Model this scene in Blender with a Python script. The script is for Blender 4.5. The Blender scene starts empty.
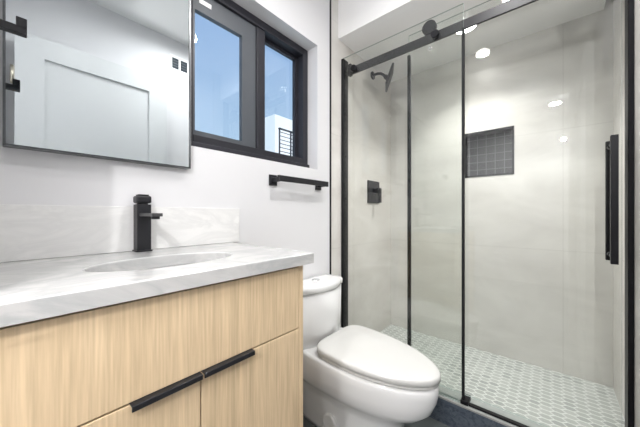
import bpy, bmesh, math, random
from mathutils import Vector, Matrix
PI = math.pi
rnd = random.Random(7)
SC = bpy.context.scene
COL = SC.collection

# ------------------------------------------------------------------ camera, sky, lights, exposure
cam_d = bpy.data.cameras.new('camera')
cam_d.sensor_width = 36.0
cam_d.lens = 270.0 / 640.0 * 36.0
cam_d.shift_y = 0.5 / 640.0
cam_d.clip_start = 0.02
cam = bpy.data.objects.new('camera', cam_d)
cam.location = (0.0, -1.0625, 1.0625)
cam.rotation_euler = (PI / 2, 0, math.radians(40.6 - 90.0))
COL.objects.link(cam)
SC.camera = cam

world = bpy.data.worlds.new('daylight_sky')
SC.world = world
world.use_nodes = True
wn = world.node_tree
wn.nodes.clear()
w_out = wn.nodes.new('ShaderNodeOutputWorld')
w_bg = wn.nodes.new('ShaderNodeBackground')
w_tc = wn.nodes.new('ShaderNodeTexCoord')
w_sep = wn.nodes.new('ShaderNodeSeparateXYZ')
w_rmp = wn.nodes.new('ShaderNodeValToRGB')
w_rmp.color_ramp.elements[0].position = 0.0
w_rmp.color_ramp.elements[0].color = (0.62, 0.83, 1.0, 1)
w_rmp.color_ramp.elements[1].position = 0.75
w_rmp.color_ramp.elements[1].color = (0.22, 0.40, 0.74, 1)
wn.links.new(w_tc.outputs['Generated'], w_sep.inputs[0])
wn.links.new(w_sep.outputs['Z'], w_rmp.inputs[0])
wn.links.new(w_rmp.outputs[0], w_bg.inputs[0])
wn.links.new(w_bg.outputs[0], w_out.inputs[0])
w_bg.inputs[1].default_value = 0.49

def area(name, loc, size, power, color=(1, 1, 1), rot=(0, 0, 0), shape='DISK', spread=180):
    l = bpy.data.lights.new(name, 'AREA')
    l.shape = shape
    if shape == 'RECTANGLE':
        l.size, l.size_y = size
    else:
        l.size = size
    l.energy = power
    l.color = color
    l.spread = math.radians(spread)
    o = bpy.data.objects.new(name, l)
    o.location = loc
    o.rotation_euler = rot
    COL.objects.link(o)
    return o

sun = bpy.data.lights.new('sun', 'SUN')
sun.energy = 2.2
sun.angle = math.radians(1.0)
so = bpy.data.objects.new('sun', sun)
so.rotation_euler = Vector((0.35, 0.62, -0.70)).to_track_quat('-Z', 'Y').to_euler()
COL.objects.link(so)

SC.view_settings.view_transform = 'Standard'
SC.view_settings.look = 'None'
SC.view_settings.gamma = 1.0
SC.view_settings.use_curve_mapping = False
SC.view_settings.exposure = 1.08
SC.cycles.max_bounces = 14
SC.cycles.glossy_bounces = 6
SC.cycles.transparent_max_bounces = 16
SC.cycles.sample_clamp_indirect = 6.0

LIGHT_A = (0.33, -0.61)      # ceiling light of the room, its reflection stands in the shower glass
LIGHT_C = (0.92, -0.90)      # added ceiling light to even out the room, out of view above
LIGHT_B = (1.83, -0.66)      # light over the shower tray
area('ceiling_light_glow', (LIGHT_A[0], LIGHT_A[1], 2.445), 0.10, 2.0, (1.0, 0.985, 0.975))
area('toilet_fill_light', (LIGHT_C[0], LIGHT_C[1], 2.445), 0.16, 5.0, (1.0, 0.985, 0.975), spread=165)
area('shower_light_glow', (LIGHT_B[0], LIGHT_B[1], 2.19), 0.13, 3.5, (1.0, 0.985, 0.97), spread=105)
area('hall_fill_light', (-1.45, -1.10, 2.44), 0.12, 19.0, (1.0, 0.985, 0.97))  # added in the unseen hall to brighten the room through the doorway

fl = bpy.data.lights.new('doorway_fill_light', 'POINT')     # added frontal fill, unseen, in the open doorway beside the camera
fl.energy = 15.5
fl.shadow_soft_size = 0.018
fl.color = (1.0, 0.99, 0.985)
flo = bpy.data.objects.new('doorway_fill_light', fl)
flo.location = (-0.46, -1.15, 1.78)
COL.objects.link(flo)

# ------------------------------------------------------------------ materials
def mat(name, color, rough=0.5, metal=0.0, spec=0.5, coat=0.0):
    m = bpy.data.materials.new(name)
    m.use_nodes = True
    b = m.node_tree.nodes['Principled BSDF']
    b.inputs['Base Color'].default_value = (*color, 1)
    b.inputs['Roughness'].default_value = rough
    b.inputs['Metallic'].default_value = metal
    b.inputs['Specular IOR Level'].default_value = spec
    b.inputs['Coat Weight'].default_value = coat
    return m

def nodes_of(m):
    return m.node_tree, m.node_tree.nodes, m.node_tree.links, m.node_tree.nodes['Principled BSDF']

def paint(name, color, rough=0.55, bump=0.02):
    m = mat(name, color, rough, spec=0.3)
    t, n, l, b = nodes_of(m)
    tc = n.new('ShaderNodeTexCoord')
    nz = n.new('ShaderNodeTexNoise'); nz.inputs['Scale'].default_value = 180
    bp = n.new('ShaderNodeBump'); bp.inputs['Strength'].default_value = bump
    l.new(tc.outputs['Object'], nz.inputs['Vector'])
    l.new(nz.outputs['Fac'], bp.inputs['Height'])
    l.new(bp.outputs[0], b.inputs['Normal'])
    return m

def marble(name, base, vein, scale=3.0, amount=0.55, rough=0.22):
    m = mat(name, base, rough)
    t, n, l, b = nodes_of(m)
    tc = n.new('ShaderNodeTexCoord')
    mp = n.new('ShaderNodeMapping'); mp.inputs['Rotation'].default_value = (0.3, 0.5, 0.7)
    mp.inputs['Scale'].default_value = (1.0, 1.6, 2.2)
    n1 = n.new('ShaderNodeTexNoise'); n1.inputs['Scale'].default_value = scale
    n1.inputs['Detail'].default_value = 8; n1.inputs['Roughness'].default_value = 0.6
    n1.inputs['Distortion'].default_value = 1.2
    r1 = n.new('ShaderNodeValToRGB')
    e = r1.color_ramp.elements
    e[0].position = 0.40; e[0].color = (0, 0, 0, 1)
    e[1].position = 0.62; e[1].color = (0, 0, 0, 1)
    k = e.new(0.50); k.color = (1, 1, 1, 1)
    n2 = n.new('ShaderNodeTexNoise'); n2.inputs['Scale'].default_value = scale * 0.8
    n2.inputs['Detail'].default_value = 4
    mul = n.new('ShaderNodeMath'); mul.operation = 'MULTIPLY'
    mu2 = n.new('ShaderNodeMath'); mu2.operation = 'MULTIPLY'; mu2.inputs[1].default_value = amount
    mx = n.new('ShaderNodeMixRGB')
    mx.inputs[1].default_value = (*base, 1); mx.inputs[2].default_value = (*vein, 1)
    l.new(tc.outputs['Object'], mp.inputs[0])
    l.new(mp.outputs[0], n1.inputs['Vector']); l.new(mp.outputs[0], n2.inputs['Vector'])
    l.new(n1.outputs['Fac'], r1.inputs[0])
    l.new(r1.outputs[0], mul.inputs[0]); l.new(n2.outputs['Fac'], mul.inputs[1])
    l.new(mul.outputs[0], mu2.inputs[0]); l.new(mu2.outputs[0], mx.inputs[0])
    l.new(mx.outputs[0], b.inputs['Base Color'])
    return m

def oak(name):
    m = mat(name, (0.7, 0.5, 0.3), 0.45, spec=0.35)
    t, n, l, b = nodes_of(m)
    tc = n.new('ShaderNodeTexCoord')
    mp = n.new('ShaderNodeMapping'); mp.inputs['Scale'].default_value = (1, 1, 0.035)
    n1 = n.new('ShaderNodeTexNoise'); n1.inputs['Scale'].default_value = 230
    n1.inputs['Detail'].default_value = 5
    n2 = n.new('ShaderNodeTexNoise'); n2.inputs['Scale'].default_value = 40
    n2.inputs['Detail'].default_value = 3
    r = n.new('ShaderNodeValToRGB')
    r.color_ramp.elements[0].position = 0.28; r.color_ramp.elements[0].color = (0.49, 0.36, 0.215, 1)
    r.color_ramp.elements[1].position = 0.66; r.color_ramp.elements[1].color = (0.78, 0.605, 0.395, 1)
    mx = n.new('ShaderNodeMixRGB'); mx.inputs[0].default_value = 0.5
    l.new(tc.outputs['Object'], mp.inputs[0])
    l.new(mp.outputs[0], n1.inputs['Vector']); l.new(mp.outputs[0], n2.inputs['Vector'])
    l.new(n1.outputs['Fac'], mx.inputs[1]); l.new(n2.outputs['Fac'], mx.inputs[2])
    l.new(mx.outputs[0], r.inputs[0]); l.new(r.outputs[0], b.inputs['Base Color'])
    return m

def tile(name, c1, c2, axis, w, h, off, grout, gw=0.004, rough=0.3, nscale=(3, 3, 3), joint_mix=0.3):
    """large stone-look tiles: joints from the object's own coordinates along `axis` (0 = x, 1 = y) and z"""
    m = mat(name, c1, rough)
    t, n, l, b = nodes_of(m)
    tc = n.new('ShaderNodeTexCoord')
    sp = n.new('ShaderNodeSeparateXYZ')
    l.new(tc.outputs['Object'], sp.inputs[0])
    def line(sock, period, o):
        a = n.new('ShaderNodeMath'); a.operation = 'SUBTRACT'; a.inputs[1].default_value = o
        d = n.new('ShaderNodeMath'); d.operation = 'DIVIDE'; d.inputs[1].default_value = period
        f = n.new('ShaderNodeMath'); f.operation = 'FRACT'
        s = n.new('ShaderNodeMath'); s.operation = 'LESS_THAN'; s.inputs[1].default_value = gw / period
        l.new(sock, a.inputs[0]); l.new(a.outputs[0], d.inputs[0]); l.new(d.outputs[0], f.inputs[0]); l.new(f.outputs[0], s.inputs[0])
        return s.outputs[0]
    lv = line(sp.outputs[axis], w, off[0])
    lh = line(sp.outputs[2 if axis < 2 else 1], h, off[1])
    mxn = n.new('ShaderNodeMath'); mxn.operation = 'MAXIMUM'
    l.new(lv, mxn.inputs[0]); l.new(lh, mxn.inputs[1])
    js = n.new('ShaderNodeMath'); js.operation = 'MULTIPLY'; js.inputs[1].default_value = joint_mix
    l.new(mxn.outputs[0], js.inputs[0])
    mp = n.new('ShaderNodeMapping'); mp.inputs['Scale'].default_value = nscale
    n1 = n.new('ShaderNodeTexNoise'); n1.inputs['Scale'].default_value = 1.6
    n1.inputs['Detail'].default_value = 7; n1.inputs['Roughness'].default_value = 0.62
    n1.inputs['Distortion'].default_value = 0.6
    r = n.new('ShaderNodeValToRGB')
    r.color_ramp.elements[0].position = 0.3; r.color_ramp.elements[0].color = (*c1, 1)
    r.color_ramp.elements[1].position = 0.7; r.color_ramp.elements[1].color = (*c2, 1)
    mx = n.new('ShaderNodeMixRGB'); mx.inputs[2].default_value = (*grout, 1)
    l.new(tc.outputs['Object'], mp.inputs[0]); l.new(mp.outputs[0], n1.inputs['Vector'])
    l.new(n1.outputs['Fac'], r.inputs[0]); l.new(r.outputs[0], mx.inputs[1])
    l.new(js.outputs[0], mx.inputs[0]); l.new(mx.outputs[0], b.inputs['Base Color'])
    return m

def thin_glass(name, tint, ior=1.5, rough=0.0):
    m = bpy.data.materials.new(name)
    m.use_nodes = True
    n, l = m.node_tree.nodes, m.node_tree.links
    n.clear()
    o = n.new('ShaderNodeOutputMaterial')
    tr = n.new('ShaderNodeBsdfTransparent'); tr.inputs[0].default_value = (*tint, 1)
    gl = n.new('ShaderNodeBsdfGlossy'); gl.inputs['Roughness'].default_value = rough
    fr = n.new('ShaderNodeFresnel')
    ge = n.new('ShaderNodeNewGeometry')          # both faces of the thin pane reflect alike
    io = n.new('ShaderNodeMapRange')
    io.inputs['To Min'].default_value = ior; io.inputs['To Max'].default_value = 1.0 / ior
    l.new(ge.outputs['Backfacing'], io.inputs['Value']); l.new(io.outputs[0], fr.inputs['IOR'])
    mx = n.new('ShaderNodeMixShader')
    l.new(fr.outputs[0], mx.inputs[0]); l.new(tr.outputs[0], mx.inputs[1]); l.new(gl.outputs[0], mx.inputs[2])
    l.new(mx.outputs[0], o.inputs[0])
    return m

def emitter(name, color, strength):
    m = bpy.data.materials.new(name)
    m.use_nodes = True
    n, l = m.node_tree.nodes, m.node_tree.links
    n.clear()
    o = n.new('ShaderNodeOutputMaterial')
    e = n.new('ShaderNodeEmission')
    e.inputs[0].default_value = (*color, 1); e.inputs[1].default_value = strength
    l.new(e.outputs[0], o.inputs[0])
    return m

M_WALL = paint('white_wall_paint', (0.69, 0.687, 0.70))
M_CEIL = paint('ceiling_paint', (0.88, 0.875, 0.87), 0.6)
M_TRIM = paint('white_trim_paint', (0.82, 0.82, 0.82), 0.35, 0.0)
M_DOOR = paint('door_paint', (0.62, 0.63, 0.635), 0.35, 0.0)
M_TILE_X = tile('stone_wall_tile_x', (0.57, 0.545, 0.51), (0.71, 0.69, 0.66), 0, 1.22, 0.735, (1.337, 0.103), (0.40, 0.385, 0.36), nscale=(1.2, 1.2, 2.4))
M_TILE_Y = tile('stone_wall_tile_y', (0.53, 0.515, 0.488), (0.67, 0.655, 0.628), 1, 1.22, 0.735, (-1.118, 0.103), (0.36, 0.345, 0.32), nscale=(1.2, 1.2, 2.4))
M_SLATE = marble('dark_slate_tile', (0.05, 0.063, 0.085), (0.16, 0.19, 0.225), 16, 0.9, 0.3)
M_FLOOR = tile('grey_floor_tile', (0.07, 0.082, 0.085), (0.12, 0.135, 0.135), 2, 0.6, 0.6, (0.3, 0.1), (0.22, 0.22, 0.21), rough=0.4)
M_CURB = marble('curb_stone', (0.38, 0.41, 0.39), (0.27, 0.30, 0.29), 4, 0.5, 0.25)
M_MARBLE = marble('white_marble', (0.54, 0.533, 0.523), (0.31, 0.33, 0.335), 4.0, 0.8, 0.2)
M_SPLASH = marble('white_marble_splash', (0.79, 0.785, 0.775), (0.50, 0.50, 0.50), 4.5, 0.45, 0.25)
M_OAK = oak('light_oak_veneer')
M_DARKGAP = mat('dark_cabinet_board', (0.20, 0.13, 0.07), 0.8)  # dark brown board for the carcass and toe base
M_BLACK = mat('matte_black_metal', (0.014, 0.014, 0.017), 0.42, 0.0, 0.35)
M_BLACK2 = mat('black_anodised_metal', (0.006, 0.006, 0.008), 0.4, 0.0, 0.25)
M_GRAPH = mat('graphite_window_frame', (0.022, 0.022, 0.029), 0.45, 0.0, 0.35)
M_SASH = mat('grey_sash_frame', (0.075, 0.083, 0.095), 0.4)
M_SEAL = mat('black_rubber_seal', (0.008, 0.009, 0.010), 0.5, 0.0, 0.25)
M_CHROME = mat('polished_chrome', (0.75, 0.75, 0.76), 0.12, 1.0)
M_BRASS = mat('satin_nickel', (0.50, 0.46, 0.38), 0.35, 1.0)
M_MFRAME = mat('dark_steel_mirror_frame', (0.11, 0.115, 0.12), 0.28, 0.9)
M_MIRROR = mat('silvered_mirror', (0.70, 0.745, 0.765), 0.0, 1.0)
M_CERAMIC = mat('white_glazed_ceramic', (0.80, 0.80, 0.80), 0.08, 0.0, 0.5, 0.3)
M_SEATP = mat('white_gloss_plastic', (0.69, 0.685, 0.67), 0.15)
M_VENT = mat('white_vent_plastic', (0.80, 0.80, 0.80), 0.4)
M_VENTD = mat('dark_vent_cavity', (0.02, 0.03, 0.04), 0.7)
M_GLASS = thin_glass('clear_shower_glass', (0.975, 0.985, 0.975))
M_WGLASS = thin_glass('window_glass', (0.96, 0.97, 0.98))
M_GEDGE = mat('glass_edge', (0.36, 0.42, 0.40), 0.15)
M_LAMP = emitter('lit_lamp_lens', (1.0, 0.97, 0.93), 14.0)
M_STUCCO = paint('white_stucco', (0.80, 0.80, 0.78))
M_EAVE = paint('eave_paint', (0.34, 0.34, 0.33))
M_STICKER = mat('white_sticker', (0.8, 0.8, 0.8), 0.5)
M_GROUT = mat('pale_grout', (0.74, 0.755, 0.735), 0.7)
M_HEX = [mat('mosaic_stone_light', (0.47, 0.49, 0.47), 0.35), mat('mosaic_stone_mid', (0.415, 0.435, 0.417), 0.35), mat('mosaic_stone_dark', (0.355, 0.375, 0.36), 0.35)]
M_NICHE = mat('charcoal_mosaic', (0.050, 0.051, 0.055), 0.35)
M_NGROUT = mat('grey_mosaic_grout', (0.20, 0.20, 0.205), 0.7)

# ------------------------------------------------------------------ mesh helpers
def box(bm, a, b, bevel=0.0, seg=2, mi=0):
    x0, y0, z0 = [min(p, q) for p, q in zip(a, b)]
    x1, y1, z1 = [max(p, q) for p, q in zip(a, b)]
    t = bmesh.new()
    v = [t.verts.new(p) for p in ((x0,y0,z0),(x1,y0,z0),(x1,y1,z0),(x0,y1,z0),(x0,y0,z1),(x1,y0,z1),(x1,y1,z1),(x0,y1,z1))]
    for f in ((0,3,2,1),(4,5,6,7),(0,1,5,4),(1,2,6,5),(2,3,7,6),(3,0,4,7)):
        t.faces.new([v[i] for i in f])
    if bevel > 0:
        bmesh.ops.bevel(t, geom=t.edges[:], offset=bevel, segments=seg, affect='EDGES', profile=0.5)
    merge(bm, t, mi)
    return bm

def merge(bm, t, mi=0, mtx=None):
    t.normal_update()
    mp = {}
    for v in t.verts:
        mp[v.index if False else v] = bm.verts.new(mtx @ v.co if mtx else v.co)
    for f in t.faces:
        try:
            nf = bm.faces.new([mp[v] for v in f.verts])
            nf.material_index = mi; nf.smooth = f.smooth
        except ValueError:
            pass
    t.free()

def cyl(bm, p0, p1, r, seg=24, bevel=0.0, mi=0, r1=None):
    p0, p1 = Vector(p0), Vector(p1)
    d = p1 - p0; L = d.length
    t = bmesh.new()
    bmesh.ops.create_cone(t, cap_ends=True, segments=seg, radius1=r, radius2=r if r1 is None else r1, depth=L)
    if bevel > 0:
        es = [e for e in t.edges if abs(e.verts[0].co.z - e.verts[1].co.z) < 1e-6]
        bmesh.ops.bevel(t, geom=es, offset=bevel, segments=2, affect='EDGES', profile=0.5)
    for f in t.faces:
        f.smooth = len(f.verts) == 4
    q = d.normalized().to_track_quat('Z', 'Y').to_matrix().to_4x4()
    merge(bm, t, mi, Matrix.Translation((p0 + p1) / 2) @ q)
    return bm

def tube(bm, pts, r, seg=16, mi=0):
    pts = [Vector(p) for p in pts]
    rings = []
    up = Vector((1, 0, 0))
    for i, p in enumerate(pts):
        d = (pts[min(i + 1, len(pts) - 1)] - pts[max(i - 1, 0)]).normalized()
        a = d.cross(up)
        if a.length < 1e-4: a = d.cross(Vector((0, 0, 1)))
        a.normalize(); b = d.cross(a).normalized()
        rings.append([bm.verts.new(p + r * (math.cos(2*PI*k/seg) * a + math.sin(2*PI*k/seg) * b)) for k in range(seg)])
    for i in range(len(rings) - 1):
        for k in range(seg):
            f = bm.faces.new((rings[i][k], rings[i][(k+1) % seg], rings[i+1][(k+1) % seg], rings[i+1][k]))
            f.smooth = True; f.material_index = mi
    bm.faces.new(rings[0][::-1]); bm.faces.new(rings[-1])
    return bm

def loft(bm, rings, cap0=True, cap1=True, smooth=True, mi=0):
    R = [[bm.verts.new(p) for p in r] for r in rings]
    n = len(R[0])
    for i in range(len(R) - 1):
        for k in range(n):
            f = bm.faces.new((R[i][k], R[i][(k+1) % n], R[i+1][(k+1) % n], R[i+1][k]))
            f.smooth = smooth; f.material_index = mi
    if cap0:
        f = bm.faces.new(R[0][::-1]); f.material_index = mi
    if cap1:
        f = bm.faces.new(R[-1]); f.material_index = mi
    return R

def obj(name, bm, mats, parent=None, recalc=True):
    if recalc:
        bmesh.ops.recalc_face_normals(bm, faces=bm.faces[:])
    me = bpy.data.meshes.new(name)
    bm.to_mesh(me); bm.free()
    for m in (mats if isinstance(mats, (list, tuple)) else [mats]):
        me.materials.append(m)
    o = bpy.data.objects.new(name, me)
    COL.objects.link(o)
    if parent:
        o.parent = parent
        o.matrix_parent_inverse = parent.matrix_world.inverted()
        inv = Matrix.Translation(parent_loc(parent)).inverted()
        o.matrix_parent_inverse = inv
    return o

def parent_loc(p):
    # every root is an Empty with a plain location; parts are meshes in world coordinates
    return ROOT_LOC.get(p.name, Vector((0, 0, 0)))

ROOT_LOC = {}
def thing(name, label, cat, loc, group=None):
    o = bpy.data.objects.new(name, None)
    COL.objects.link(o)
    o.location = loc
    o.empty_display_size = 0.05
    ROOT_LOC[o.name] = Vector(loc)
    o['label'] = label; o['category'] = cat
    if group: o['group'] = group
    return o

def tag(o, label, cat, group=None):
    o['label'] = label; o['category'] = cat
    if group: o['group'] = group
    return o

def struct(name, bm, mats, parent=None):
    o = obj(name, bm, mats, parent)
    if not parent: o['kind'] = 'structure'
    return o

def B(*args, **k):
    return box(bmesh.new(), *args, **k)

def wall_with_hole(a, b, ha, hb, axis):
    """solid wall box a..b with a rectangular hole ha..hb in (axis, z)"""
    bm = bmesh.new()
    o = 1 - axis
    def bx(u0, u1, z0, z1):
        p = [0, 0, z0]; q = [0, 0, z1]
        p[axis], q[axis] = u0, u1; p[o], q[o] = a[o], b[o]
        box(bm, p, q)
    bx(a[axis], ha[0], a[2], b[2]); bx(hb[0], b[axis], a[2], b[2])
    if ha[1] > a[2]: bx(ha[0], hb[0], a[2], ha[1])
    if hb[1] < b[2]: bx(ha[0], hb[0], hb[1], b[2])
    return bm

# ------------------------------------------------------------------ key places (metres)
WL = -0.03          # left wall face
WR = -1.31          # wall opposite the vanity
ZC = 2.47           # room ceiling
XT = 1.337          # tile starts here on the vanity wall
XS = 1.423          # soffit / curb front
ZS = 2.212          # shower ceiling
XB = 2.19           # back wall of the shower
YS = -1.334          # shower right wall
ZF = 0.10           # shower tray
ZK = 0.130          # curb top
WX0, WX1, WZ0, WZ1 = 0.47, 1.217, 1.328, 2.07   # window opening

# ------------------------------------------------------------------ structure
struct('floor', B((-2.3, -1.9, -0.10), (1.447, 0.0, 0.0)), M_FLOOR)
struct('ceiling', B((-2.3, -1.9, ZC), (XB + 0.2, 0.0, ZC + 0.1)), M_CEIL)
struct('wall_back', wall_with_hole((-2.3, 0.0, -0.1), (XT, 0.20, ZC + 0.1), (WX0, WZ0), (WX1, WZ1), 0), M_WALL)
struct('wall_shower_left', B((XT, 0.0, -0.1), (XB + 0.2, 0.20, ZC + 0.1)), M_TILE_X)
struct('wall_right', B((-2.3, WR - 0.1, -0.1), (1.36, WR, ZC + 0.1)), M_WALL)
bm = B((1.36, YS - 0.09, -0.1), (XB, YS + 0.012, ZC + 0.1))
box(bm, (1.36, YS + 0.012, -0.1), (1.545, -1.287, ZC + 0.1))
struct('wall_shower_right', bm, M_TILE_X)
NY0, NY1, NZ0, NZ1, ND = -0.872, -0.572, 1.33, 1.643, 0.09
struct('wall_shower_back', wall_with_hole((XB, -1.6, -0.1), (XB + 0.2, 0.0, ZC), (NY0, NZ0), (NY1, NZ1), 1), M_TILE_Y)
DY0, DY1, DZ = -1.19, -0.40, 2.085
struct('wall_left', wall_with_hole((WL - 0.12, WR, 0.0), (WL, 0.0, ZC), (DY0, 0.0), (DY1, DZ), 1), M_WALL)
struct('wall_hall', B((-2.35, -1.9, 0.0), (-2.25, 0.0, ZC)), M_WALL)
# ceiling box over the shower
struct('ceiling_soffit', B((XS, -1.286, ZS), (XB, 0.0, ZC)), M_CEIL)
# black metal edge where the paint stops and the tile begins
struct('trim_1', B((XT - 0.004, -0.006, 0.0), (XT + 0.006, -0.0, ZC)), M_BLACK2)
# curb: slate face, pale stone top, thin metal edge
XK = 1.447
bm = bmesh.new()
box(bm, (XK, -1.286, 0.0), (XK + 0.010, 0.0, ZK - 0.008), mi=0)
box(bm, (XK + 0.010, -1.286, 0.0), (1.538, 0.0, ZK), 0.0, mi=1)
box(bm, (XK - 0.001, -1.286, ZK - 0.008), (XK + 0.010, 0.0, ZK), mi=2)
box(bm, (1.538, -1.286, 0.0), (1.542, 0.0, ZK - 0.001), mi=3)
struct('shower_curb', bm, [M_SLATE, M_CURB, M_EAVE, M_GEDGE])

# mosaic shower floor of long hexagons
bm = bmesh.new()
XF = 1.542
box(bm, (XF, YS + 0.012, 0.0), (XB, 0.0, ZF), mi=0)
hl, hw, g = 0.056, 0.0300, 0.0066      # length (y), width (x), joint
tip = 0.016
px_, py_ = hw + g, hl - tip + g * 0.8
y = 0.0; r = 0
while y > YS - 0.05:
    x = XF + (px_ / 2 if r % 2 else 0)
    while x < XB + 0.03:
        P = [(x, y + hl/2), (x + hw/2, y + hl/2 - tip), (x + hw/2, y - hl/2 + tip), (x, y - hl/2), (x - hw/2, y - hl/2 + tip), (x - hw/2, y + hl/2 - tip)]
        Q = [(min(max(p[0], XF + 0.001), XB - 0.001), min(max(p[1], YS + 0.014), -0.002)) for p in P]
        if max(p[0] for p in Q) - min(p[0] for p in Q) > 0.006 and max(p[1] for p in Q) - min(p[1] for p in Q) > 0.008:
            f = bm.faces.new([bm.verts.new((p[0], p[1], ZF + 0.0012)) for p in Q])
            f.material_index = 1 + rnd.choice((0, 0, 1, 1, 1, 2))
        x += px_
    y -= py_; r += 1
struct('floor_shower', bm, [M_GROUT] + M_HEX)

# niche in the back wall: lining of charcoal mosaic and a black edge
bm = bmesh.new()
xb = XB + ND
box(bm, (xb, NY0, NZ0), (xb + 0.008, NY1, NZ1), mi=1)
q = 0.0555
zz = NZ0 + 0.004
while zz < NZ1 - 0.006:
    yy = NY0 + 0.006
    while yy < NY1 - 0.006:
        y1 = min(yy + q - 0.005, NY1 - 0.002); z1 = min(zz + q - 0.005, NZ1 - 0.002)
        box(bm, (xb - 0.002, yy, zz), (xb, y1, z1), mi=0)
        yy += q
    zz += q
lin = 0.006
box(bm, (XB, NY0, NZ0), (xb, NY0 + lin, NZ1), mi=0); box(bm, (XB, NY1 - lin, NZ0), (xb, NY1, NZ1), mi=0)
box(bm, (XB, NY0, NZ0), (xb, NY1, NZ0 + lin), mi=0); box(bm, (XB, NY0, NZ1 - lin), (xb, NY1, NZ1), mi=2)
for (a, b) in (((NY0 - 0.004, NZ0 - 0.004), (NY1 + 0.004, NZ0 + 0.008)), ((NY0 - 0.004, NZ1 - 0.008), (NY1 + 0.004, NZ1 + 0.004)),
               ((NY0 - 0.004, NZ0), (NY0 + 0.008, NZ1)), ((NY1 - 0.008, NZ0), (NY1 + 0.004, NZ1))):
    box(bm, (XB - 0.003, a[0], a[1]), (XB + 0.002, b[0], b[1]), mi=3)
struct('trim_2', bm, [M_NICHE, M_NGROUT, M_NGROUT, M_BLACK2])

# ------------------------------------------------------------------ window
FY0, FY1 = 0.078, 0.165
fw = 0.044
bm = bmesh.new()
e = 0.002
box(bm, (WX0 + e, FY0, WZ0 + e), (WX0 + fw, FY1, WZ1 - e), 0.002)
box(bm, (WX1 - fw, FY0, WZ0 + e), (WX1 - e, FY1, WZ1 - e), 0.002)
box(bm, (WX0 + fw, FY0, WZ1 - fw), (WX1 - fw, FY1, WZ1 - e), 0.002)
box(bm, (WX0 + fw, FY0, WZ0 + e), (WX1 - fw, FY1, WZ0 + 0.070), 0.002)
box(bm, (WX0 + e, 0.012, WZ0 + e), (1.160, FY0 + 0.01, WZ0 + 0.022), 0.002)
win = struct('window_1', bm, M_GRAPH)
SX = 0.893           # meeting stile right edge
bm = bmesh.new()    # left sash
y0, y1 = 0.092, 0.116
zb, zt = WZ0 + 0.071, WZ1 - fw - 0.001
x0, x1 = WX0 + fw + 0.001, 0.838
box(bm, (x0, y0, zb), (x0 + 0.012, y1, zt)); box(bm, (x1 - 0.080, y0, zb), (x1, y1, zt))
box(bm, (x0 + 0.012, y0, zt - 0.086), (x1 - 0.080, y1, zt)); box(bm, (x0 + 0.012, y0, zb), (x1 - 0.080, y1, zb + 0.022))
struct('sliding_sash', bm, M_SASH, win)
struct('sash_pane', B((x0 + 0.012, 0.102, zb + 0.022), (x1 - 0.080, 0.106, zt - 0.086)), M_WGLASS, win)
struct('meeting_stile', B((x1 + 0.001, 0.084, zb), (SX, 0.135, zt), 0.003), M_GRAPH, win)
bm = bmesh.new()
ps = 0.020
box(bm, (WX1 - fw - ps, 0.128, zb), (WX1 - fw, 0.150, zt)); box(bm, (SX, 0.128, zt - ps), (WX1 - fw - ps, 0.150, zt))
struct('pane_frame', bm, M_GRAPH, win)
struct('fixed_pane', B((SX, 0.138, zb), (WX1 - fw - ps, 0.142, zt - ps)), M_WGLASS, win)
st = struct('sticker', B((0.545, 0.0905, zt - 0.050), (0.600, 0.0918, zt - 0.030), 0.0), M_STICKER, win)

# ------------------------------------------------------------------ door, opened back against the opposite wall
DX0, DX1, DYF = 0.034, 0.800, -1.215
DT = 0.036
bm = bmesh.new()
yb = DYF - DT
ix0, ix1, iz1, iz0 = DX0 + 0.115, DX1 - 0.117, 1.955, 0.24
box(bm, (DX0, yb, 0.012), (ix0, DYF, 2.073)); box(bm, (ix1, yb, 0.012), (DX1, DYF, 2.073))
box(bm, (ix0, yb, iz1), (ix1, DYF, 2.073)); box(bm, (ix0, yb, 0.012), (ix1, DYF, iz0))
box(bm, (ix0, yb + 0.012, iz0), (ix1, DYF - 0.012, iz1))
door = struct('door_1', bm, M_DOOR)
for z in (0.25, 1.82):
    bm = bmesh.new()
    cyl(bm, (DX0 - 0.010, DYF + 0.004, z - 0.05), (DX0 - 0.010, DYF + 0.004, z + 0.05), 0.007)
    box(bm, (DX0 - 0.002, DYF - 0.03, z - 0.05), (DX0, DYF, z + 0.05))
    struct('hinge', bm, M_BRASS, door)
# casing of the doorway
bm = bmesh.new()
cw = 0.06
box(bm, (WL + 0.001, DY1, 0.0), (WL + 0.016, DY1 + cw, DZ + cw)); box(bm, (WL + 0.001, DY0 - cw, 0.0), (WL + 0.016, DY0, DZ + cw))
box(bm, (WL + 0.001, DY0, DZ), (WL + 0.016, DY1, DZ + cw))
box(bm, (WL - 0.12, DY1 - 0.015, 0.0), (WL + 0.001, DY1, DZ)); box(bm, (WL - 0.12, DY0, 0.0), (WL + 0.001, DY0 + 0.015, DZ))
box(bm, (WL - 0.12, DY0 + 0.015, DZ - 0.015), (WL + 0.001, DY1 - 0.015, DZ))
struct('trim_3', bm, M_TRIM)

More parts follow.
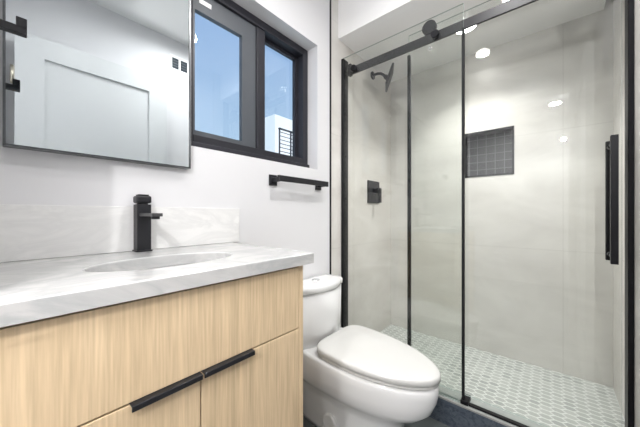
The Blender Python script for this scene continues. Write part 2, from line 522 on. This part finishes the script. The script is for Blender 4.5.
# ------------------------------------------------------------------ vanity
VX0, VX1, VYF, VYB = -0.026, 0.605, -0.475, -0.004
VZ0, VZ1 = 0.12, 0.906
ft = 0.018
gap_z = 0.714
van = thing('vanity_cabinet', 'light oak bathroom vanity cabinet with black edge pulls under the white marble countertop', 'cabinet', (0.29, -0.24, VZ0))
bm = bmesh.new()
box(bm, (VX0, VYF + ft + 0.003, VZ0), (VX0 + 0.018, VYB, VZ1 - 0.006))
box(bm, (VX0 + 0.018, VYF + ft + 0.003, VZ0), (VX1 - 0.019, VYB, VZ0 + 0.018))
box(bm, (VX0 + 0.018, VYB - 0.012, VZ0 + 0.018), (VX1 - 0.019, VYB, VZ1 - 0.006))
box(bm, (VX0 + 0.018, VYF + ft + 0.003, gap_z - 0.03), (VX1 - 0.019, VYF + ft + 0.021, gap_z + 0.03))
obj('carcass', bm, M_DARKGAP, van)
obj('side_panel', B((VX1 - 0.018, VYF, VZ0), (VX1, VYB, VZ1 - 0.001), 0.0008, 1), M_OAK, van)
px = 0.2816
fx1 = VX1 - 0.0195
obj('drawer_front', B((VX0 + 0.002, VYF, gap_z + 0.0015), (fx1, VYF + ft, VZ1 - 0.006), 0.0008, 1), M_OAK, van)
for (a, b, h0, h1) in ((VX0 + 0.002, px - 0.0015, 0.149, px - 0.002), (px + 0.0015, fx1, px + 0.002, 0.415)):
    d = obj('cabinet_door', B((a, VYF, VZ0 + 0.002), (b, VYF + ft, gap_z - 0.0025), 0.0008, 1), M_OAK, van)
    bm = bmesh.new()
    box(bm, (h0, VYF - 0.012, gap_z - 0.0018), (h1, VYF + 0.012, gap_z + 0.0008))
    box(bm, (h0, VYF - 0.0145, gap_z - 0.0105), (h1, VYF - 0.0115, gap_z + 0.0008), 0.0008, 1)
    p = obj('edge_pull', bm, M_BLACK, van)
    p.parent = d; p.matrix_parent_inverse = Matrix.Translation(-Vector(van.location))
    p.matrix_parent_inverse = Matrix.Identity(4)
    p['label'] = 'matte black edge pull'
obj('toe_base', B((VX0 + 0.02, VYF + 0.07, 0.0), (VX1 - 0.02, VYB, VZ0), 0.0), M_DARKGAP, van)

# countertop with the oval cut-out
CX0, CX1, CY0, CY1, CZ0, CZ1 = -0.028, 0.638, -0.490, -0.002, 0.907, 0.940
SXc, SYc, SA, SB = 0.285, -0.290, 0.173, 0.100
angs = sorted(set([2 * PI * k / 72 for k in range(72)] + [math.atan2(cy - SYc, cx - SXc) % (2 * PI) for cx in (CX0, CX1) for cy in (CY0, CY1)]))
def rect_hit(t):
    c, s = math.cos(t), math.sin(t)
    k = 1e9
    if c > 1e-9: k = min(k, (CX1 - SXc) / c)
    if c < -1e-9: k = min(k, (CX0 - SXc) / c)
    if s > 1e-9: k = min(k, (CY1 - SYc) / s)
    if s < -1e-9: k = min(k, (CY0 - SYc) / s)
    return SXc + c * k, SYc + s * k
def ell(t, g=0.0):
    c, s = math.cos(t), math.sin(t)
    k = 1 / math.sqrt((c / (SA + g)) ** 2 + (s / (SB + g)) ** 2)
    return SXc + c * k, SYc + s * k
bm = bmesh.new()
O = [rect_hit(t) for t in angs]; I = [ell(t) for t in angs]; I2 = [ell(t, 0.003) for t in angs]
ring = lambda P, z: [(p[0], p[1], z) for p in P]
def inset(P, d):
    return [(min(max(x, CX0 + d), CX1 - d), min(max(y_, CY0 + d), CY1 - d)) for x, y_ in P]
loft(bm, [ring(O, CZ0), ring(O, CZ1 - 0.0025), ring(inset(O, 0.0025), CZ1), ring(I2, CZ1), ring(I, CZ1 - 0.003), ring(I, CZ0), ring(O, CZ0)], False, False, False)
bmesh.ops.remove_doubles(bm, verts=bm.verts[:], dist=1e-5)
tag(obj('countertop', bm, M_MARBLE), 'white marble countertop with an oval sink cut-out on the oak vanity', 'countertop')
tag(obj('backsplash', B((CX0, -0.0125, CZ1 + 0.0005), (0.677, -0.0005, 1.087), 0.001, 1), M_SPLASH), 'low white marble backsplash strip on the wall behind the faucet', 'backsplash')

# undermount basin
snk = thing('sink_basin', 'white oval undermount sink set into the marble countertop', 'sink', (SXc, SYc, 0.77))
bm = bmesh.new()
prof = [(0.012, CZ0 - 0.001), (0.003, CZ0 - 0.001), (0.002, 0.88), (-0.006, 0.85), (-0.022, 0.81), (-0.048, 0.786), (-0.075, 0.779)]
full = [2 * PI * k / 64 for k in range(64)]
inner = [[(*ell(t, gg), z) for t in full] for gg, z in prof]
outer = [[(*ell(t, gg), z) for t in full] for gg, z in ((-0.075, 0.771), (-0.04, 0.776), (-0.012, 0.80), (0.010, 0.86), (0.012, CZ0 - 0.006))]
loft(bm, inner + outer + [inner[0]], False, False)
bmesh.ops.remove_doubles(bm, verts=bm.verts[:], dist=1e-5)
obj('bowl', bm, M_CERAMIC, snk)
bm = bmesh.new()
cyl(bm, (SXc, SYc, 0.765), (SXc, SYc, 0.783), 0.030, 32, 0.002)
cyl(bm, (SXc, SYc, 0.783), (SXc, SYc, 0.787), 0.020, 24, 0.001)
obj('drain', bm, M_BLACK, snk)

# faucet
fc = thing('faucet', 'square matte black single-hole faucet with short flat spout behind the sink', 'faucet', (0.295, -0.038, CZ1))
fx0, fx1_, fy0, fy1 = 0.275, 0.315, -0.058, -0.018
obj('base_plate', B((fx0 - 0.003, fy0 - 0.003, CZ1 + 0.0005), (fx1_ + 0.003, fy1 + 0.002, CZ1 + 0.005), 0.0008, 1), M_BLACK, fc)
obj('body', B((fx0, fy0, CZ1 + 0.005), (fx1_, fy1, 1.094), 0.0012, 2), M_BLACK, fc)
bm = bmesh.new()
cyl(bm, (0.295, -0.038, 1.094), (0.295, -0.038, 1.098), 0.016, 24)
box(bm, (fx0 - 0.0015, fy0 - 0.0015, 1.098), (fx1_ + 0.0015, fy1 + 0.0015, 1.122), 0.005, 2)
box(bm, (fx0 + 0.005, fy0 + 0.005, 1.122), (fx1_ - 0.005, fy1 - 0.005, 1.1265), 0.0012, 1)
obj('handle_knob', bm, M_BLACK, fc)
obj('spout', B((0.281, -0.176, 1.055), (0.309, fy0 + 0.001, 1.065), 0.0012, 1), mat('satin_black_metal', (0.05, 0.05, 0.052), 0.35), fc)
bm = bmesh.new(); cyl(bm, (0.295, -0.158, 1.047), (0.295, -0.158, 1.055), 0.0115, 24, 0.001)
obj('aerator', bm, M_BLACK, fc)

# ------------------------------------------------------------------ mirror
MX0, MX1, MZ0, MZ1 = -0.004, 0.455, 1.2335, 2.03
mir = thing('wall_mirror', 'rectangular wall mirror in a thin dark steel frame above the vanity', 'mirror', (0.22, -0.001, MZ0))
f = 0.005
bm = bmesh.new()
box(bm, (MX0, -0.032, MZ0), (MX0 + f, -0.001, MZ1)); box(bm, (MX1 - f, -0.032, MZ0), (MX1, -0.001, MZ1))
box(bm, (MX0 + f, -0.032, MZ0), (MX1 - f, -0.001, MZ0 + f)); box(bm, (MX0 + f, -0.032, MZ1 - f), (MX1 - f, -0.001, MZ1))
obj('frame', bm, M_MFRAME, mir)
obj('mirror_glass', B((MX0 + f, -0.029, MZ0 + f), (MX1 - f, -0.003, MZ1 - f)), M_MIRROR, mir)

# robe hook on the left wall
hk = thing('robe_hook', 'small black L-shaped robe hook on the wall left of the mirror', 'hook', (WL, -0.225, 1.443))
obj('wall_plate', B((WL + 0.0005, -0.245, 1.423), (WL + 0.006, -0.205, 1.463), 0.001, 1), M_BLACK, hk)
bm = bmesh.new()
box(bm, (WL + 0.006, -0.233, 1.4345), (0.030, -0.217, 1.450), 0.0008, 1)
box(bm, (0.0145, -0.233, 1.446), (0.030, -0.217, 1.468), 0.0008, 1)
obj('arm', bm, M_BLACK, hk)

# towel bar
tb = thing('towel_bar', 'short matte black towel bar on the white wall under the window', 'towel bar', (1.05, -0.001, 1.235))
for x in (0.873, 1.218):
    obj('wall_plate', B((x - 0.024, -0.009, 1.205), (x + 0.024, -0.0008, 1.258), 0.001, 1), M_BLACK, tb)
    obj('post', B((x - 0.010, -0.050, 1.222), (x + 0.010, -0.009, 1.243), 0.001, 1), M_BLACK, tb)
obj('bar', B((0.862, -0.064, 1.223), (1.243, -0.050, 1.252), 0.001, 1), M_BLACK, tb)

# ------------------------------------------------------------------ toilet
TC = 1.126
def egg(cx, hw_, yb_, yf, z, n=48, pb=3.2, pf=2.15, wy=None):
    """closed outline: squarish at the back (yb_), rounded at the front (yf)"""
    wy = wy if wy is not None else yb_ + (yf - yb_) * 0.42
    P = []
    for k in range(n):
        t = 2 * PI * k / n
        c, s = math.cos(t), math.sin(t)
        if s >= 0:
            p = pb; L = yb_ - wy
            x = hw_ * math.copysign(abs(c) ** (2 / p), c); y_ = wy + L * abs(s) ** (2 / p)
        else:
            p = pf; L = wy - yf
            x = hw_ * math.copysign(abs(c) ** (2 / p), c); y_ = wy - L * abs(s) ** (2 / p)
        P.append((cx + x, y_, z))
    return P
toi = thing('toilet', 'white one-piece skirted toilet with closed lid beside the vanity', 'toilet', (TC, -0.35, 0.0))
bm = bmesh.new()
secs = [(0.112, -0.03, -0.560, 0.000, 5, 2.6), (0.113, -0.03, -0.562, 0.015, 5, 2.6), (0.115, -0.03, -0.566, 0.10, 5, 2.5), (0.119, -0.03, -0.580, 0.16, 4.6, 2.4), (0.130, -0.028, -0.612, 0.198, 4.2, 2.35),
        (0.155, -0.026, -0.664, 0.226, 4, 2.25), (0.176, -0.024, -0.697, 0.258, 4, 2.15), (0.184, -0.022, -0.713, 0.30, 4, 2.0), (0.187, -0.022, -0.719, 0.34, 4, 1.95), (0.187, -0.022, -0.719, 0.368, 4, 1.95), (0.183, -0.024, -0.714, 0.377, 4, 1.95), (0.172, -0.03, -0.70, 0.380, 4, 1.95)]
loft(bm, [egg(TC, a, b, c, z, 64, p, q, -0.30) for a, b, c, z, p, q in secs])
def slope(bm, z0=0.30, z1=0.37):
    # rim, seat and lid fall gently towards the front
    for v in bm.verts:
        w = min(max((v.co.z - z0) / (z1 - z0), 0.0), 1.0)
        v.co.z += w * 0.042 * (v.co.y + 0.43)
slope(bm)
obj('bowl', bm, M_CERAMIC, toi)
def tank_ring(hw_, yb_, yc, bow, z, rr=0.03, n=14):
    P = [(TC_T + hw_, yb_, z), (TC_T - hw_, yb_, z)]
    # left front corner, bowed front, right front corner
    def front(u): return yc - bow * (1 - u * u)
    pts = []
    for k in range(7):
        a = PI + (PI / 2) * k / 6
        pts.append((TC_T - hw_ + rr + rr * math.cos(a), front(1) + rr + rr * math.sin(a) , z))
    for k in range(1, n):
        u = -1 + 2 * k / n
        xx = TC_T + u * (hw_ - rr)
        pts.append((xx, front(abs(u)), z))
    for k in range(7):
        a = 1.5 * PI + (PI / 2) * k / 6
        pts.append((TC_T + hw_ - rr + rr * math.cos(a), front(1) + rr + rr * math.sin(a), z))
    return P + pts
TC_T = 1.106
bm = bmesh.new()
loft(bm, [tank_ring(0.170, -0.026, -0.138, 0.036, 0.372), tank_ring(0.172, -0.026, -0.139, 0.036, 0.45), tank_ring(0.176, -0.024, -0.143, 0.042, 0.662)])
obj('tank', bm, M_CERAMIC, toi)
bm = bmesh.new()
loft(bm, [tank_ring(0.177, -0.020, -0.144, 0.042, 0.664), tank_ring(0.180, -0.014, -0.148, 0.043, 0.667), tank_ring(0.181, -0.012, -0.149, 0.043, 0.688), tank_ring(0.178, -0.015, -0.146, 0.043, 0.6955), tank_ring(0.170, -0.023, -0.138, 0.042, 0.6995), tank_ring(0.135, -0.04, -0.105, 0.038, 0.7005, 0.02)])
obj('tank_lid', bm, M_CERAMIC, toi)
for s in (-1, 1):
    bm = bmesh.new()
    n = 18; P = []
    for k in range(n + 1):
        a = -PI / 2 + PI * k / n
        P.append((s * (0.0012 + 0.021 * math.cos(a)), 0.021 * math.sin(a)))
    loft(bm, [[(TC_T + x_, -0.083 + y_, z) for x_, y_ in P] for z in (0.7, 0.7055)])
    o = obj('flush_button', bm, M_CHROME, toi)
    o['label'] = 'chrome flush button'
bm = bmesh.new()
lidp = lambda g_, z: egg(TC + 0.006, 0.184 - g_, -0.188 - g_ * 0.5, -0.723 + g_, z, 96, 5.0, 1.88, -0.365)
loft(bm, [lidp(0.008, 0.3815), lidp(0.005, 0.384), lidp(0.005, 0.393), lidp(0.008, 0.395)])
slope(bm)
obj('seat', bm, M_SEATP, toi)
bm = bmesh.new()
loft(bm, [lidp(0.004, 0.3965), lidp(-0.001, 0.399), lidp(-0.001, 0.418), lidp(0.0015, 0.4225), lidp(0.006, 0.4255), lidp(0.018, 0.4275), lidp(0.09, 0.4285)])
slope(bm)
obj('seat_lid', bm, M_SEATP, toi)
bm = bmesh.new()
cyl(bm, (TC - 0.128, -0.262, 0.068), (TC - 0.104, -0.262, 0.068), 0.042, 40, 0.007)
obj('bolt_cap', bm, M_SEATP, toi)

# ------------------------------------------------------------------ shower enclosure (fixed part)
GX0, GX1 = 1.466, 1.474
RX0, RX1 = 1.482, 1.494
DGX0, DGX1 = 1.506, 1.514
YG = -0.734
YJ = -1.286
scr = thing('shower_screen', 'fixed clear glass shower panel with black sliding rail and wall jambs beside the toilet', 'shower screen', (1.477, -0.65, ZK))
def pane(name, a, b, parent):
    bm = B(a, b)
    bm.normal_update()
    for f in bm.faces:
        f.material_index = 0 if abs(f.normal.x) > 0.5 else 1      # polished edges look pale green-grey
    return obj(name, bm, [M_GLASS, M_GEDGE], parent)
pane('fixed_panel', (GX0, YG, ZK + 0.006), (GX1, -0.008, 2.100), scr)
bm = bmesh.new()
box(bm, (GX0 - 0.001, YG - 0.003, ZK + 0.018), (GX1 + 0.010, YG + 0.008, 1.980), 0.001, 1)
o = obj('edge_seal', bm, M_SEAL, scr)
obj('wall_jamb', B((1.455, -0.018, ZK + 0.0005), (1.512, -0.0005, 2.092), 0.001, 1), M_BLACK2, scr)
obj('wall_jamb', B((1.455, YJ, ZK + 0.0005), (1.512, YJ + 0.015, ZS - 0.002), 0.001, 1), M_BLACK2, scr)
obj('rail', B((RX0, YJ + 0.020, 1.981), (RX1, -0.045, 2.029), 0.0015, 1), M_BLACK, scr)
bm = bmesh.new()
box(bm, (1.480, -0.052, 1.989), (1.496, -0.0185, 2.021), 0.002, 1)
box(bm, (1.474, -0.064, 1.975), (1.500, -0.040, 2.052), 0.003, 1)
obj('rail_bracket', bm, M_BLACK, scr)
for y in (-0.098, -0.602):
    bm = bmesh.new()
    cyl(bm, (1.450, y, 2.000), (GX0, y, 2.000), 0.020, 24, 0.002)
    cyl(bm, (GX1, y, 2.000), (RX0, y, 2.000), 0.011, 20)
    obj('standoff_knob', bm, M_BLACK2, scr)
bm = bmesh.new()
box(bm, (1.456, YG - 0.022, ZK + 0.0005), (1.524, YG + 0.012, ZK + 0.020), 0.002, 1)
obj('floor_guide', bm, M_BLACK2, scr)
obj('threshold_strip', B((1.462, YJ + 0.020, ZK + 0.0005), (1.482, YG - 0.023, ZK + 0.010), 0.001, 1), M_BLACK2, scr)
o = obj('bottom_channel', B((1.461, YG + 0.013, ZK + 0.0005), (1.479, -0.019, ZK + 0.006)), M_GEDGE, scr)

# sliding door
YD0, YD1 = -1.264, -0.441
drs = thing('sliding_shower_door', 'clear glass sliding shower door with black bar handle hung from the black rail', 'shower door', (1.51, -0.86, ZK + 0.01))
pane('glass_panel', (DGX0, YD0, ZK + 0.022), (DGX1, YD1, 2.085), drs)
obj('edge_seal', B((DGX0 - 0.010, YD1 - 0.012, ZK + 0.022), (DGX1 + 0.001, YD1 + 0.004, 1.968), 0.001, 1), M_SEAL, drs)
for y in (-0.563, -1.14):
    bm = bmesh.new()
    cyl(bm, (1.4785, y, 2.0655), (1.5035, y, 2.0655), 0.0365, 40, 0.002)
    cyl(bm, (1.5035, y, 2.0655), (DGX0, y, 2.0655), 0.012, 20)
    obj('roller', bm, M_BLACK, drs)
    bm = bmesh.new()
    cyl(bm, (1.490, y, 1.958), (DGX0, y, 1.958), 0.009, 20, 0.001)
    o = obj('lift_stop', bm, M_CHROME, drs); o['label'] = 'small chrome lift stop'
bm = bmesh.new()
hy = -1.237
box(bm, (1.440, hy - 0.010, 0.879), (1.460, hy + 0.010, 1.351), 0.001, 1)
box(bm, (1.555, hy - 0.010, 0.879), (1.575, hy + 0.010, 1.351), 0.001, 1)
for z in (0.905, 1.325):
    cyl(bm, (1.460, hy, z), (DGX0 - 0.001, hy, z), 0.008, 20); cyl(bm, (DGX1 + 0.001, hy, z), (1.555, hy, z), 0.008, 20)
obj('bar_handle', bm, M_BLACK2, drs)

# ------------------------------------------------------------------ shower fittings
sh = thing('overhead_shower', 'square black shower head on a bent arm high on the tiled wall', 'shower head', (1.867, -0.001, 2.143))
bm = bmesh.new(); cyl(bm, (1.867, -0.0005, 2.143), (1.867, -0.010, 2.143), 0.030, 32, 0.003)
obj('flange', bm, M_BLACK, sh)
bm = bmesh.new()
tube(bm, [(1.867, -0.010, 2.143), (1.867, -0.045, 2.143), (1.867, -0.072, 2.136), (1.867, -0.095, 2.118), (1.867, -0.112, 2.094)], 0.010)
cyl(bm, (1.867, -0.108, 2.100), (1.870, -0.130, 2.084), 0.017, 24, 0.003)
obj('arm', bm, M_BLACK, sh)
bm = bmesh.new()
t = bmesh.new(); box(t, (-0.076, -0.008, -0.076), (0.076, 0.008, 0.076), 0.004, 2)
nrm = Vector((0.44, -0.83, -0.33)).normalized()      # the plate is swivelled towards the back of the shower
merge(bm, t, 0, Matrix.Translation((1.872, -0.142, 2.080)) @ nrm.to_track_quat('Y', 'Z').to_matrix().to_4x4())
obj('spray_plate', bm, M_BLACK, sh)

vl = thing('shower_valve', 'square black shower valve plate with lever handle on the tiled wall', 'shower valve', (1.878, -0.001, 1.232))
obj('valve_plate', B((1.790, -0.010, 1.147), (1.966, -0.0005, 1.320), 0.002, 1), M_BLACK, vl)
bm = bmesh.new(); cyl(bm, (1.878, -0.010, 1.245), (1.878, -0.052, 1.245), 0.024, 32, 0.002)
obj('valve_hub', bm, M_BLACK2, vl)
bm = bmesh.new()
box(bm, (1.864, -0.068, 1.150), (1.892, -0.052, 1.262), 0.002, 1)
obj('lever', bm, M_BLACK, vl)

# ------------------------------------------------------------------ lamps and vent
def downlight(label, x, y, z, r):
    t = thing('recessed_light', label, 'ceiling light', (x, y, z))
    bm = bmesh.new()
    n = 48
    rg = lambda rr, zz: [(x + rr * math.cos(2*PI*k/n), y + rr * math.sin(2*PI*k/n), zz) for k in range(n)]
    loft(bm, [rg(r + 0.015, z - 0.0005), rg(r + 0.013, z - 0.005), rg(r, z - 0.006), rg(r, z - 0.0005), rg(r + 0.015, z - 0.0005)], False, False)
    bmesh.ops.remove_doubles(bm, verts=bm.verts[:], dist=1e-5)
    obj('trim_ring', bm, M_TRIM, t)
    bm = bmesh.new(); cyl(bm, (x, y, z - 0.004), (x, y, z - 0.001), r - 0.001, 48)
    o = obj('lens', bm, M_LAMP, t); o['label'] = 'glowing lens'
downlight('round recessed ceiling light above the vanity, seen only as a reflection in the shower glass', LIGHT_A[0], LIGHT_A[1], ZC, 0.05)
downlight('round recessed ceiling light over the shower floor, half behind the black rail', LIGHT_B[0], LIGHT_B[1], ZS, 0.065)
downlight('added round recessed fill light in front of the toilet, above the top of the picture', LIGHT_C[0], LIGHT_C[1], ZC, 0.075)

vt = thing('vent_grille', 'small white wall vent with two dark louvres, seen in the mirror above the door', 'vent', (0.955, WR, 2.318))
bm = bmesh.new()
vx0, vx1, vz0, vz1 = 0.858, 1.008, 2.215, 2.345
box(bm, (vx0, WR + 0.0005, vz0), (vx1, WR + 0.004, vz1), 0.001, 1)
obj('plate', bm, M_VENT, vt)
for (a, b) in ((0.873, 0.922), (0.938, 0.990)):
    bm = bmesh.new()
    box(bm, (a, WR + 0.004, 2.238), (b, WR + 0.006, 2.322))
    c = obj('louvre_opening', bm, M_VENTD, vt)
    bm = bmesh.new()
    for k in range(3):
        z = 2.256 + k * 0.021
        box(bm, (a, WR + 0.006, z), (b, WR + 0.009, z + 0.004))
    obj('slats', bm, M_SASH, vt)

# ------------------------------------------------------------------ outside the window
hs = thing('neighbour_house', 'white house wall with a railed balcony seen through the right window pane', 'house', (5.5, 5.0, 0.0))
obj('house_wall', B((5.07, 5.0, 0.0), (9.0, 5.7, 3.95)), M_STUCCO, hs)
obj('balcony_slab', B((4.60, 4.2, 2.45), (9.0, 4.999, 2.6)), M_STUCCO, hs)
bm = bmesh.new()
for z in (2.70, 2.80, 2.90, 3.00, 3.10, 3.20):
    cyl(bm, (4.64, 4.3, z), (8.9, 4.3, z), 0.010, 8)
box(bm, (4.62, 4.27, 3.27), (8.9, 4.33, 3.30))
x = 4.64
while x < 8.9:
    box(bm, (x - 0.015, 4.285, 2.6), (x + 0.015, 4.315, 3.27)); x += 0.40
obj('balcony_railing', bm, M_GRAPH, hs)
